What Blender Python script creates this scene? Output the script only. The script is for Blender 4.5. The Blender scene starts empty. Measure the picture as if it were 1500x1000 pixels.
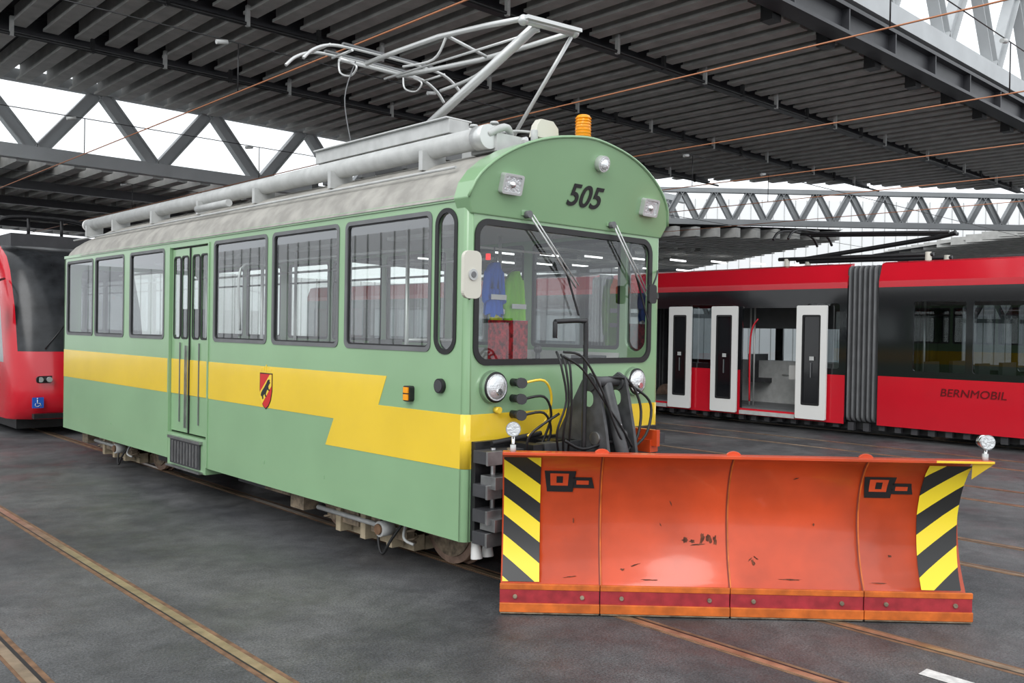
import bpy, bmesh, math, random
from mathutils import Vector, Matrix
random.seed(3)
sc=bpy.context.scene
sc.view_settings.view_transform='Standard'
# ---------------------------------------------------------------- materials
def mat(name,col,rough=.5,metal=0.,var=.0,vscale=3.,bump=0.,bscale=40.,coat=0.,emis=None,es=0.,col2=None,spec=None):
    m=bpy.data.materials.new(name);m.use_nodes=True
    nt=m.node_tree;b=nt.nodes['Principled BSDF']
    b.inputs['Base Color'].default_value=(*col,1);b.inputs['Roughness'].default_value=rough
    b.inputs['Metallic'].default_value=metal;b.inputs['Coat Weight'].default_value=coat
    b.inputs['Coat Roughness'].default_value=.08
    if spec is not None:b.inputs['Specular IOR Level'].default_value=spec
    if emis: b.inputs['Emission Color'].default_value=(*emis,1);b.inputs['Emission Strength'].default_value=es
    tc=nt.nodes.new('ShaderNodeTexCoord')
    if var>0:
        n=nt.nodes.new('ShaderNodeTexNoise');n.inputs['Scale'].default_value=vscale;n.inputs['Detail'].default_value=7
        nt.links.new(tc.outputs['Object'],n.inputs['Vector'])
        r=nt.nodes.new('ShaderNodeValToRGB');r.color_ramp.elements[0].position=.35;r.color_ramp.elements[1].position=.68
        c2=col2 if col2 else tuple(c*(1-var) for c in col)
        r.color_ramp.elements[0].color=(*c2,1);r.color_ramp.elements[1].color=(*col,1)
        nt.links.new(n.outputs['Fac'],r.inputs['Fac']);nt.links.new(r.outputs['Color'],b.inputs['Base Color'])
    if bump>0:
        n=nt.nodes.new('ShaderNodeTexNoise');n.inputs['Scale'].default_value=bscale;n.inputs['Detail'].default_value=4
        nt.links.new(tc.outputs['Object'],n.inputs['Vector'])
        bp=nt.nodes.new('ShaderNodeBump');bp.inputs['Strength'].default_value=bump;bp.inputs['Distance'].default_value=.02
        nt.links.new(n.outputs['Fac'],bp.inputs['Height']);nt.links.new(bp.outputs['Normal'],b.inputs['Normal'])
    return m
def glassmat(name,tint,refl=.12,graz=.6):
    m=bpy.data.materials.new(name);m.use_nodes=True;nt=m.node_tree;nt.nodes.clear()
    o=nt.nodes.new('ShaderNodeOutputMaterial');mx=nt.nodes.new('ShaderNodeMixShader')
    t=nt.nodes.new('ShaderNodeBsdfTransparent');g=nt.nodes.new('ShaderNodeBsdfGlossy')
    t.inputs[0].default_value=(*tint,1);g.inputs[0].default_value=(.95,.97,1,1);g.inputs['Roughness'].default_value=.01
    fr=nt.nodes.new('ShaderNodeLayerWeight');fr.inputs[0].default_value=.5
    pw=nt.nodes.new('ShaderNodeMath');pw.operation='POWER';pw.inputs[1].default_value=3.5
    ad=nt.nodes.new('ShaderNodeMath');ad.operation='MULTIPLY_ADD';ad.inputs[1].default_value=graz;ad.inputs[2].default_value=refl;ad.use_clamp=True
    nt.links.new(fr.outputs['Facing'],pw.inputs[0]);nt.links.new(pw.outputs[0],ad.inputs[0]);nt.links.new(ad.outputs[0],mx.inputs[0])
    nt.links.new(t.outputs[0],mx.inputs[1]);nt.links.new(g.outputs[0],mx.inputs[2]);nt.links.new(mx.outputs[0],o.inputs[0])
    return m
GREEN=mat('tram_green',(.265,.445,.245),.28,var=.10,vscale=1.2,coat=.5,bump=.06,bscale=2.2)
YEL=mat('tram_yellow',(.90,.62,.04),.20,var=.08,vscale=1.5,coat=.7,bump=.12,bscale=2.2)
ROOFG=mat('roof_grey',(.40,.385,.35),.7,var=.3,vscale=6,bump=.1)
LGREY=mat('light_grey_paint',(.52,.53,.52),.45,var=.18,vscale=8)
RUBBER=mat('black_rubber',(.012,.012,.013),.5)
BLACK=mat('black_paint',(.018,.018,.020),.4,var=.4,vscale=12)
IRON=mat('grimy_iron',(.34,.265,.185),.75,metal=.1,var=.65,vscale=14,bump=.2)
STEEL=mat('steel',(.42,.42,.42),.35,metal=.9,var=.3,vscale=10)
WHEEL=mat('wheel_rust',(.36,.24,.18),.6,metal=.2,var=.5,vscale=9)
ALU=mat('aluminium',(.62,.63,.62),.38,metal=.5)
CHROME=mat('chrome',(.8,.8,.8),.12,metal=1)
LENS=mat('lamp_lens',(.75,.77,.78),.12,metal=.55,bump=.3,bscale=60)
WHITE=mat('white_paint',(.78,.78,.76),.4)
CREAM=mat('cream_plastic',(.62,.60,.52),.45)
AMBER=mat('amber_plastic',(.80,.30,.01),.2,emis=(.9,.35,.0),es=.12)
RED=mat('tram_red',(.60,.008,.022),.22,coat=.5,var=.08,vscale=1)
GBLACK=mat('gloss_black',(.010,.011,.013),.08,coat=.6)
SBLACK=mat('windscreen_black',(.035,.038,.042),.2,spec=.35,var=.7,vscale=3)
DGREY=mat('dark_grey',(.05,.05,.055),.55,var=.3,vscale=6)
MGREY=mat('mid_grey',(.16,.165,.17),.6,var=.2,vscale=4)
INT=mat('interior_grey',(.55,.55,.53),.6)
SEAT=mat('seat_red_pattern',(.55,.02,.03),.85,var=.8,vscale=30)
BLUE=mat('blue_fabric',(.02,.13,.65),.8)
LIME=mat('lime_fabric',(.30,.75,.05),.8)
HIY=mat('hi_vis_yellow',(.8,.85,.05),.8)
GREYR=mat('reflective_strip',(.6,.6,.6),.3,metal=.4)
TREAD=mat('dark_red_band',(.42,.03,.04),.45,var=.35,vscale=14)
ORANGE=mat('plow_orange',(.68,.078,.018),.28,var=.32,vscale=2.2,coat=.3,bump=.14,bscale=3)
ORANGE2=mat('plow_orange_edge',(.72,.16,.02),.5,var=.4,vscale=9)
SEAM=mat('seam_dark',(.20,.025,.01),.6)
RUST_DENT=mat('rust_and_dent_shade',(.20,.06,.03),.9,var=.7,vscale=30)  # rusty scratches, and the painted shade of the blade's central dent
GLASS=glassmat('window_glass',(.88,.92,.90),.18,.6)
GLASSF=glassmat('windshield_glass',(.93,.95,.94),.07,.3)
GLASSD=glassmat('dark_glass',(.42,.45,.46),.08,.4)
COPPER=mat('copper_wire',(.42,.17,.08),.5,metal=.3)
RIB=mat('ceiling_rib',(.50,.50,.48),.65,var=.25,vscale=2.5)
DECK=mat('ceiling_deck',(.04,.04,.045),.8)
TRUSS=mat('truss_steel',(.46,.48,.49),.5,var=.12,vscale=1.5)
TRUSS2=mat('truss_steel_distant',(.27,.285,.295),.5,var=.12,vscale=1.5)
GIRD=mat('girder_dark',(.035,.036,.042),.45,var=.3,vscale=3)
# translucent facade
FAC=bpy.data.materials.new('translucent_facade');FAC.use_nodes=True
nt=FAC.node_tree;nt.nodes.clear()
o=nt.nodes.new('ShaderNodeOutputMaterial');mx=nt.nodes.new('ShaderNodeMixShader');d=nt.nodes.new('ShaderNodeBsdfDiffuse');t=nt.nodes.new('ShaderNodeBsdfTranslucent')
d.inputs[0].default_value=(.92,.93,.93,1);t.inputs[0].default_value=(.99,.99,.99,1);mx.inputs[0].default_value=.6
nt.links.new(d.outputs[0],mx.inputs[1]);nt.links.new(t.outputs[0],mx.inputs[2]);nt.links.new(mx.outputs[0],o.inputs[0])
# asphalt
ASP=bpy.data.materials.new('asphalt');ASP.use_nodes=True;nt=ASP.node_tree;b=nt.nodes['Principled BSDF']
tc=nt.nodes.new('ShaderNodeTexCoord')
def noise(s,d=8,dist=0,ro=.5):
    n=nt.nodes.new('ShaderNodeTexNoise');n.inputs['Scale'].default_value=s;n.inputs['Detail'].default_value=d;n.inputs['Distortion'].default_value=dist;n.inputs['Roughness'].default_value=ro
    nt.links.new(tc.outputs['Object'],n.inputs['Vector']);return n
def ramp(n,p0,c0,p1,c1):
    r=nt.nodes.new('ShaderNodeValToRGB');r.color_ramp.elements[0].position=p0;r.color_ramp.elements[1].position=p1
    r.color_ramp.elements[0].color=(*c0,1);r.color_ramp.elements[1].color=(*c1,1);nt.links.new(n.outputs['Fac'],r.inputs['Fac']);return r
r1=ramp(noise(.42,12,.3,.68),.42,(.052,.054,.058),.60,(.116,.117,.119))
r2=ramp(noise(3.4,12,.3,.7),.38,(.68,.68,.68),.60,(1,1,1))
r3=ramp(noise(70,4,0,.75),.38,(.5,.5,.5),.62,(1.5,1.5,1.5))
m1=nt.nodes.new('ShaderNodeMixRGB');m1.blend_type='MULTIPLY';m1.inputs[0].default_value=1
m2=nt.nodes.new('ShaderNodeMixRGB');m2.blend_type='MULTIPLY';m2.inputs[0].default_value=.9
nt.links.new(r1.outputs[0],m1.inputs[1]);nt.links.new(r2.outputs[0],m1.inputs[2])
nt.links.new(m1.outputs[0],m2.inputs[1]);nt.links.new(r3.outputs[0],m2.inputs[2]);nt.links.new(m2.outputs[0],b.inputs['Base Color'])
rr=ramp(noise(1.1,8,0,.65),.4,(.42,.42,.42),.6,(.80,.80,.80));nt.links.new(rr.outputs[0],b.inputs['Roughness'])
bp=nt.nodes.new('ShaderNodeBump');bp.inputs['Strength'].default_value=.4;bp.inputs['Distance'].default_value=.01
nn=noise(110,4,0,.7);nt.links.new(nn.outputs['Fac'],bp.inputs['Height']);nt.links.new(bp.outputs['Normal'],b.inputs['Normal'])
# hazard stripes (object coords)
def hazard(name,sign):
    m=bpy.data.materials.new(name);m.use_nodes=True;nt=m.node_tree;b=nt.nodes['Principled BSDF'];b.inputs['Roughness'].default_value=.4
    tc=nt.nodes.new('ShaderNodeTexCoord');sp=nt.nodes.new('ShaderNodeSeparateXYZ');nt.links.new(tc.outputs['Object'],sp.inputs[0])
    a=nt.nodes.new('ShaderNodeMath');a.operation='MULTIPLY_ADD';a.inputs[1].default_value=sign*.75;nt.links.new(sp.outputs[0],a.inputs[0]);nt.links.new(sp.outputs[2],a.inputs[2])
    w=nt.nodes.new('ShaderNodeMath');w.operation='WRAP';w.inputs[1].default_value=.27;w.inputs[2].default_value=0;nt.links.new(a.outputs[0],w.inputs[0])
    g=nt.nodes.new('ShaderNodeMath');g.operation='GREATER_THAN';g.inputs[1].default_value=.135;nt.links.new(w.outputs[0],g.inputs[0])
    x=nt.nodes.new('ShaderNodeMixRGB');x.inputs[1].default_value=(.02,.02,.02,1);x.inputs[2].default_value=(.85,.66,.03,1)
    nt.links.new(g.outputs[0],x.inputs[0]);nt.links.new(x.outputs[0],b.inputs['Base Color']);return m
HZL=hazard('hazard_left',1);HZR=hazard('hazard_right',-1)
# ---------------------------------------------------------------- builder
COL=sc.collection
def empty(name,loc=(0,0,0),rotz=0):
    e=bpy.data.objects.new(name,None);COL.objects.link(e);e.location=loc;e.rotation_euler=(0,0,rotz);return e
MS=Matrix(((0,0,1,0),(1,0,0,0),(0,1,0,0),(0,0,0,1)))   # (a,b)->(Y,Z), n->X
MF=Matrix(((1,0,0,0),(0,0,-1,0),(0,1,0,0),(0,0,0,1)))  # (a,b)->(X,Z), n->-Y
def rrect(x0,y0,x1,y1,r,n=5):
    p=[]
    for cx,cy,a0 in((x1-r,y1-r,0),(x0+r,y1-r,90),(x0+r,y0+r,180),(x1-r,y0+r,270)):
        for i in range(n+1):
            a=math.radians(a0+90*i/n);p.append((cx+r*math.cos(a),cy+r*math.sin(a)))
    return p
class B:
    def __init__(s,name,parent=None,bevel=0):
        s.name=name;s.parent=parent;s.bm=bmesh.new();s.mats=[];s.bevel=bevel
    def mi(s,m):
        if m not in s.mats:s.mats.append(m)
        return s.mats.index(m)
    def face(s,vs,m,sm=False):
        try:f=s.bm.faces.new(vs)
        except ValueError:return
        f.material_index=s.mi(m);f.smooth=sm
    def poly(s,pts,m):
        s.face([s.bm.verts.new(p) for p in pts],m)
    def box(s,x0,x1,y0,y1,z0,z1,m,M=None):
        P=[Vector((x,y,z)) for z in(z0,z1) for y in(y0,y1) for x in(x0,x1)]
        if M:P=[M@p for p in P]
        v=[s.bm.verts.new(p) for p in P]
        for q in((0,2,3,1),(4,5,7,6),(0,1,5,4),(2,6,7,3),(0,4,6,2),(1,3,7,5)):s.face([v[i] for i in q],m)
    def beam(s,p0,p1,w,h,m,side=(0,1,0)):
        p0=Vector(p0);p1=Vector(p1);d=(p1-p0);L=d.length;d.normalize()
        sd=Vector(side);sd=(sd-sd.dot(d)*d).normalized();u=d.cross(sd)
        M=Matrix((( d.x,sd.x,u.x,p0.x),(d.y,sd.y,u.y,p0.y),(d.z,sd.z,u.z,p0.z),(0,0,0,1)))
        s.box(0,L,-w/2,w/2,-h/2,h/2,m,M)
    def cyl(s,p0,p1,r,m,seg=16,r2=None,cap=True):
        p0=Vector(p0);p1=Vector(p1);d=(p1-p0).normalized();a=d.orthogonal().normalized();b=d.cross(a)
        r2=r if r2 is None else r2
        R=[[s.bm.verts.new(p+(a*math.cos(2*math.pi*i/seg)+b*math.sin(2*math.pi*i/seg))*rr) for i in range(seg)] for p,rr in((p0,r),(p1,r2))]
        for i in range(seg):
            j=(i+1)%seg;s.face([R[0][i],R[0][j],R[1][j],R[1][i]],m,True)
        if cap:s.face(R[0][::-1],m);s.face(R[1],m)
    def tube(s,pts,r,m,seg=8,sub=5,closed=False):
        P=[Vector(p) for p in pts]
        if sub>1 and len(P)>2:
            Q=[]
            for i in range(len(P)-1):
                a=P[max(i-1,0)];b=P[i];c=P[i+1];d=P[min(i+2,len(P)-1)]
                for k in range(sub):
                    t=k/sub;Q.append(.5*((2*b)+(c-a)*t+(2*a-5*b+4*c-d)*t*t+(3*b-a-3*c+d)*t**3))
            Q.append(P[-1]);P=Q
        rings=[];n=None
        for i,p in enumerate(P):
            t=(P[min(i+1,len(P)-1)]-P[max(i-1,0)]).normalized()
            if n is None:n=t.orthogonal().normalized()
            else:
                n=(n-n.dot(t)*t)
                n=n.normalized() if n.length>1e-6 else t.orthogonal().normalized()
            b=t.cross(n)
            rings.append([s.bm.verts.new(p+(n*math.cos(2*math.pi*k/seg)+b*math.sin(2*math.pi*k/seg))*r) for k in range(seg)])
        for i in range(len(rings)-1):
            for k in range(seg):
                j=(k+1)%seg;s.face([rings[i][k],rings[i][j],rings[i+1][j],rings[i+1][k]],m,True)
        s.face(rings[0][::-1],m);s.face(rings[-1],m)
    def sphere(s,c,r,m,sx=1,sy=1,sz=1,seg=16):
        q=bmesh.ops.create_uvsphere(s.bm,u_segments=seg,v_segments=seg//2,radius=r,matrix=Matrix.Translation(c)@Matrix.Diagonal((sx,sy,sz,1)))
        i=s.mi(m)
        for f in {f for v in q['verts'] for f in v.link_faces}:f.material_index=i;f.smooth=True
    def plate(s,outer,holes,th,M,m):
        cu=bpy.data.curves.new('tmp','CURVE');cu.dimensions='2D';cu.fill_mode='BOTH';cu.extrude=th/2
        for ring in [outer]+list(holes):
            sp=cu.splines.new('POLY');sp.points.add(len(ring)-1)
            for i,p in enumerate(ring):sp.points[i].co=(p[0],p[1],0,1)
            sp.use_cyclic_u=True
        ob=bpy.data.objects.new('tmp',cu);COL.objects.link(ob)
        dg=bpy.context.evaluated_depsgraph_get();me=bpy.data.meshes.new_from_object(ob.evaluated_get(dg))
        me.transform(M);n0=len(s.bm.faces);s.bm.from_mesh(me);s.bm.faces.ensure_lookup_table()
        i=s.mi(m)
        for f in s.bm.faces[n0:]:f.material_index=i;f.smooth=False
        bpy.data.objects.remove(ob);bpy.data.curves.remove(cu);bpy.data.meshes.remove(me)
    def done(s,norm=True):
        bmesh.ops.remove_doubles(s.bm,verts=s.bm.verts,dist=1e-5)
        if norm:bmesh.ops.recalc_face_normals(s.bm,faces=s.bm.faces)
        me=bpy.data.meshes.new(s.name);s.bm.to_mesh(me);s.bm.free()
        for m in s.mats:me.materials.append(m)
        ob=bpy.data.objects.new(s.name,me);COL.objects.link(ob)
        if s.parent:ob.parent=s.parent
        if s.bevel:
            b=ob.modifiers.new('bevel','BEVEL');b.width=s.bevel;b.segments=2;b.limit_method='ANGLE';b.angle_limit=math.radians(40)
        return ob
def T(x,y,z):return Matrix.Translation((x,y,z))
def textobj(name,body,M,size,m,parent,shear=0,off=0,ex=.002,sx=1):
    cu=bpy.data.curves.new(name,'FONT');cu.body=body;cu.size=size;cu.shear=shear;cu.offset=off;cu.extrude=ex;cu.align_x='CENTER';cu.align_y='CENTER'
    cu.materials.append(m);ob=bpy.data.objects.new(name,cu);COL.objects.link(ob);ob.matrix_world=M@Matrix.Diagonal((sx,1,1,1))
    dg=bpy.context.evaluated_depsgraph_get();me=bpy.data.meshes.new_from_object(ob.evaluated_get(dg))
    bpy.data.objects.remove(ob)
    o2=bpy.data.objects.new(name,me);COL.objects.link(o2);o2.matrix_world=M@Matrix.Diagonal((sx,1,1,1));o2.parent=parent
    if parent:o2.matrix_parent_inverse=parent.matrix_world.inverted()
    return o2
# ---------------------------------------------------------------- ground
g=B('floor');g.poly([(-60,-25,0),(110,-25,0),(110,110,0),(-60,110,0)],ASP);g.done()
RTOP=mat('rail_head',(.55,.42,.28),.28,metal=.6,var=.5,vscale=6)
RRUST=mat('rail_rust',(.22,.12,.065),.85,var=.5,vscale=10)
def track(cx,y0=-14,y1=80):
    t=B('rail_track')
    for x,sg in((cx-.5,1),(cx+.5,-1)):
        t.box(x-.068,x+.068,y0,y1,-.002,.002,RRUST)
        t.box(x-.036-.012*sg,x+.022-.012*sg,y0,y1,0,.005,RTOP)
        t.box(x+sg*.022-.012,x+sg*.022+.012,y0,y1,0,.0035,RUBBER)
    t.done()
for cx in(-3.33,0,3.37,6.7,9.8,12.8,16.2,19.5):track(cx)
g=B('white_floor_marking');g.poly([(-.02,-3.25,.003),(.10,-3.25,.003),(.12,-2.78,.003),(-.0,-2.78,.003)],mat('road_white',(.7,.7,.68),.7,var=.3,vscale=20));g.done()
# ---------------------------------------------------------------- WORK TRAM
tr=empty('work_tram')
HW=1.12;L=9.2;ZB=.41;ZT=2.92
wins=[(7.97,9.08),(6.80,7.87),(5.50,6.58),(3.00,4.16),(1.72,2.88),(.43,1.60)]
WZ0,WZ1=1.79,2.83
b=B('body_shell',tr,bevel=.006)
holesL=[rrect(a,WZ0,c,WZ1,.05) for a,c in wins]+[rrect(4.29,ZB+.02,5.33,2.83,.02,2)]+[rrect(.13,1.78,.36,2.83,.11,8)]
wr=wins+[(4.26,5.40)]
holesR=[rrect(a,WZ0,c,WZ1,.05) for a,c in wr]+[rrect(.13,1.78,.36,2.83,.11,8)]
outer=[(.05,ZB),(L,ZB),(L,ZT),(.05,ZT)]
b.plate(outer,holesL,.04,T(-HW+.02,0,0)@MS,GREEN)
b.plate(outer,holesR,.04,T(HW-.02,0,0)@MS,GREEN)
fo=[(-1.07,ZB),(1.07,ZB),(1.07,2.86),(-1.07,2.86)]
WS=(-1.04,1.71,.97,2.745)
b.plate(fo,[rrect(*WS,.11,8)],.04,T(0,.02,0)@MF,GREEN)
b.plate([(-1.12,ZB),(1.12,ZB),(1.12,ZT),(-1.12,ZT)],[rrect(-.9,1.75,.9,2.75,.1)],.04,T(0,L-.02,0)@MF,GREEN)
for sx in(-1,1):
    b.cyl((sx*1.07,.05,ZB),(sx*1.07,.05,ZT-.06),.05,GREEN,24)
for sx in(-1,1):b.box(sx*1.12-.012,sx*1.12+.012,.05,L,2.885,2.925,GREEN)
b.done()
# stripe
b=B('yellow_stripe',tr)
stA=[(L,1.56),(5.34,1.56),(5.34,1.165),(L,1.165)]
stB=[(4.28,1.56),(.98,1.57),(1.09,1.33),(.05,1.335),(.05,.94),(1.89,.925),(1.76,1.165),(4.28,1.165)]
for q in(stA,stB):b.plate(q,[],.004,T(-HW-.001,0,0)@MS,YEL)
b.plate(stA[:2]+stB[1:-1]+[stA[3]],[],.004,T(HW+.001,0,0)@MS,YEL)
b.plate([(-1.07,.94),(1.07,.94),(1.07,1.335),(-1.07,1.335)],[],.004,T(0,-.001,0)@MF,YEL)
for sx in(-1,1):b.cyl((sx*1.07,.05,.94),(sx*1.07,.05,1.335),.053,YEL,24)
b.done()
# window frames + glass
b=B('window_frames',tr)
gl=B('window_glass',tr)
for sx,ww in((-1,wins),(1,wr)):
    for a,c in ww:
        b.plate(rrect(a-.012,WZ0-.012,c+.012,WZ1+.012,.06),[rrect(a+.022,WZ0+.022,c-.022,WZ1-.022,.04)],.012,T(sx*(HW+.001),0,0)@MS,MGREY)
        b.plate(rrect(a+.0,WZ0+.0,c-.0,WZ1-.0,.05),[rrect(a+.034,WZ0+.034,c-.034,WZ1-.034,.035)],.03,T(sx*(HW-.02),0,0)@MS,RUBBER)
        gl.poly([(sx*(HW-.012),a+.02,WZ0+.02),(sx*(HW-.012),c-.02,WZ0+.02),(sx*(HW-.012),c-.02,WZ1-.02),(sx*(HW-.012),a+.02,WZ1-.02)],GLASS)
        if sx>0:b.box(sx*(HW-.02)-.008,sx*(HW-.02)+.008,a,c,2.55,2.575,MGREY)
    b.plate(rrect(.115,1.765,.375,2.845,.125,8),[rrect(.15,1.80,.34,2.81,.095,8)],.014,T(sx*(HW+.001),0,0)@MS,RUBBER)
    gl.poly([(sx*(HW-.012),.13,1.78),(sx*(HW-.012),.36,1.78),(sx*(HW-.012),.36,2.83),(sx*(HW-.012),.13,2.83)],GLASS)
w=WS
b.plate(rrect(w[0]-.02,w[1]-.02,w[2]+.02,w[3]+.02,.13,8),[rrect(w[0]+.025,w[1]+.025,w[2]-.025,w[3]-.025,.09,8)],.02,T(0,-.002,0)@MF,RUBBER)
gl.poly([(w[0],.012,w[1]),(w[2],.012,w[1]),(w[2],.012,w[3]),(w[0],.012,w[3])],GLASSF)
gl.poly([(-.9,L-.02,1.75),(.9,L-.02,1.75),(.9,L-.02,2.75),(-.9,L-.02,2.75)],GLASS)
b.done();gl.done()
# door
b=B('side_door',tr)
X=-HW+.03
for a,c in((4.31,4.80),(4.82,5.31)):
    w0=a+.05;w1=c-.05;mid=(a+c)/2
    b.plate([(a,.74),(c,.74),(c,2.81),(a,2.81)],[rrect(w0,1.80,mid-.015,2.72,.04),rrect(mid+.015,1.80,w1,2.72,.04)],.014,T(X,0,0)@MS,GREEN)
    for q0,q1 in((w0,mid-.015),(mid+.015,w1)):
        b.plate(rrect(q0-.01,1.79,q1+.01,2.73,.05),[rrect(q0+.010,1.81,q1-.010,2.71,.03)],.006,T(X-.010,0,0)@MS,RUBBER)
    b.box(X-.012,X-.009,a,c,1.165,1.56,YEL)
    b.box(X-.022,X-.012,mid-.006,mid+.006,.85,1.75,MGREY)
b.box(X-.02,X+.01,4.80,4.825,.74,2.81,RUBBER)
b.box(X-.055,X-.045,4.79,4.81,.8,1.72,STEEL);b.box(X-.055,X-.045,4.83,4.85,.8,1.72,STEEL)
b.box(-HW-.012,-HW+.04,4.27,4.30,.42,2.84,GREEN);b.box(-HW-.012,-HW+.04,5.32,5.35,.42,2.84,GREEN)
b.box(-HW-.01,-HW+.3,4.30,5.32,.34,.72,GREEN)
b.box(-HW-.03,-HW-.01,4.42,5.2,.38,.66,DGREY)
for i in range(9):b.box(-HW-.04,-HW-.03,4.46+i*.08,4.49+i*.08,.40,.64,STEEL)
b.box(-HW-.06,-HW-.01,4.36,5.26,.34,.36,STEEL);b.box(-HW-.05,-HW-.01,4.38,5.24,.66,.69,STEEL)
b.done()
gl=B('door_glass',tr);gl.poly([(X,4.33,1.8),(X,5.29,1.8),(X,5.29,2.72),(X,4.33,2.72)],GLASS);gl.done()
# roof
prof=[(-1.14,2.90),(-1.10,3.00),(-1.02,3.10),(-.90,3.195),(-.74,3.285),(-.55,3.36),(-.35,3.41),(-.15,3.44),(0,3.45)]
prof=prof+[(-x,z) for x,z in prof[-2::-1]]
b=B('roof',tr)
ys=[.10]+[.1+i*(L-.15)/12 for i in range(1,13)]+[L+.0,L+.08]
rings=[]
for y in ys:
    k=1-.06*max(0,(y-(L-.3))/.38) if y>L-.3 else 1
    rings.append([b.bm.verts.new((x*k,y,2.88+(z-2.88)*(k if k==1 else k*.9))) for x,z in prof])
for i in range(len(rings)-1):
    for j in range(len(prof)-1):b.face([rings[i][j],rings[i][j+1],rings[i+1][j+1],rings[i+1][j]],ROOFG,True)
b.face(rings[-1],GREEN);b.done()
# visor
b=B('front_visor',tr,bevel=.008)
vo=[(-1.10,2.79)]+[(x*1.012,z+.02 if i not in(0,len(prof)-1) else z) for i,(x,z) in enumerate(prof)]+[(1.10,2.79)]
fy=lambda z:-(z-2.79)*.25-.012
F=[b.bm.verts.new((x,fy(z),z)) for x,z in vo];K=[b.bm.verts.new((x,.13,z)) for x,z in vo]
b.face(F,GREEN)
for i in range(len(vo)):
    j=(i+1)%len(vo);b.face([F[i],F[j],K[j],K[i]],GREEN,False)
b.done()
b=B('visor_rim',tr);b.tube([(x,fy(z)-.002,z) for x,z in vo[1:-1]],.012,GREEN,6,2);b.done()
def VF(x,z,off=0):return T(x,fy(z)-off,z)@Matrix.Rotation(math.pi/2+math.atan(.25),4,'X')
textobj('fleet_number','505',VF(.02,3.02,.006),.245,RUBBER,tr,shear=.22,off=.004,sx=1.08)
# visor lamps
b=B('visor_lamps',tr,bevel=.004)
for x in(-.79,.83):
    M=VF(x,3.03,0)
    b.plate(rrect(-.10,-.075,.10,.075,.02),[rrect(-.08,-.057,.08,.057,.015)],.05,M@T(0,0,.02),ALU)
    b.plate(rrect(-.082,-.059,.082,.059,.012),[],.01,M@T(0,0,.03),LENS)
    b.sphere(M@Vector((0,0,.035)),.03,CHROME,1,.6,1)
M=VF(.13,3.30,0)
b.cyl(M@Vector((0,0,0)),M@Vector((0,0,.05)),.065,ALU,24);b.cyl(M@Vector((0,0,.05)),M@Vector((0,0,.056)),.052,LENS,24)
b.sphere(M@Vector((0,0,.05)),.045,LENS,1,.5,1)
b.done()
# headlights
b=B('headlights',tr)
for x in(-.87,.76):
    b.cyl((x,0,1.53),(x,-.05,1.53),.125,CHROME,32,r2=.115)
    b.cyl((x,-.05,1.53),(x,-.056,1.53),.115,RUBBER,32,r2=.10)
    b.cyl((x,-.05,1.53),(x,-.062,1.53),.098,LENS,32)
    b.sphere((x,-.055,1.53),.09,LENS,1,.35,1,24);b.cyl((x,-.06,1.50),(x,-.095,1.50),.025,CHROME,12)
b.done()
# wipers
b=B('wipers',tr)
for (x0,z0),(x1,z1) in(((-.57,2.83),(-.03,2.30)),((.40,2.84),(.86,2.27))):
    b.cyl((x0,-.01,z0),(x0,-.07,z0),.028,MGREY,12)
    b.box(x0-.05,x0+.05,-.03,.0,z0-.01,z0+.05,GREEN)
    b.cyl((x0,-.06,z0),(x1,-.05,z1),.008,ALU,6);b.cyl((x0+.04,-.06,z0),(x1+.03,-.05,z1+.02),.006,ALU,6)
    b.beam((x1-.14,-.04,z1+.20),(x1+.06,-.03,z1-.22),.010,.014,RUBBER)
b.done()
# mirrors
b=B('mirrors',tr,bevel=.006)
b.plate(rrect(-.08,-.165,.08,.165,.05),[],.03,T(-1.27,-.22,2.33)@MF,CREAM)
b.cyl((-1.27,-.235,2.33),(-1.27,-.245,2.33),.04,LGREY,20);b.cyl((-1.27,-.245,2.33),(-1.27,-.25,2.33),.022,MGREY,16)
b.tube([(-1.27,-.2,2.45),(-1.2,-.12,2.47),(-1.1,.02,2.45)],.01,BLACK);b.tube([(-1.27,-.2,2.2),(-1.2,-.12,2.17),(-1.1,.02,2.2)],.01,BLACK)
b.plate(rrect(-.05,-.08,.05,.08,.03),[],.03,T(.80,-.16,2.28)@MF,BLACK)
b.tube([(.80,-.15,2.28),(.95,-.1,2.25),(1.08,.0,2.3)],.01,BLACK);b.tube([(.80,-.15,2.32),(.9,-.12,2.42),(1.08,.0,2.5)],.008,BLACK)
b.done()
# side marks
b=B('side_fittings',tr,bevel=.003)
b.plate(rrect(.61,1.39,.70,1.51,.02),[],.05,T(-HW-.02,0,0)@MS,RUBBER)
b.box(-HW-.055,-HW-.04,.625,.685,1.40,1.445,AMBER);b.box(-HW-.055,-HW-.04,.625,.685,1.455,1.50,AMBER)
b.cyl((-HW,.28,1.53),(-HW-.03,.28,1.53),.055,RUBBER,20);b.cyl((-HW-.03,.28,1.53),(-HW-.035,.28,1.53),.045,DGREY,20)
for y in(1.9,3.0,7.2):b.box(-HW-.004,-HW,y,y+.03,.62,.65,GREEN)
b.done()
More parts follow.
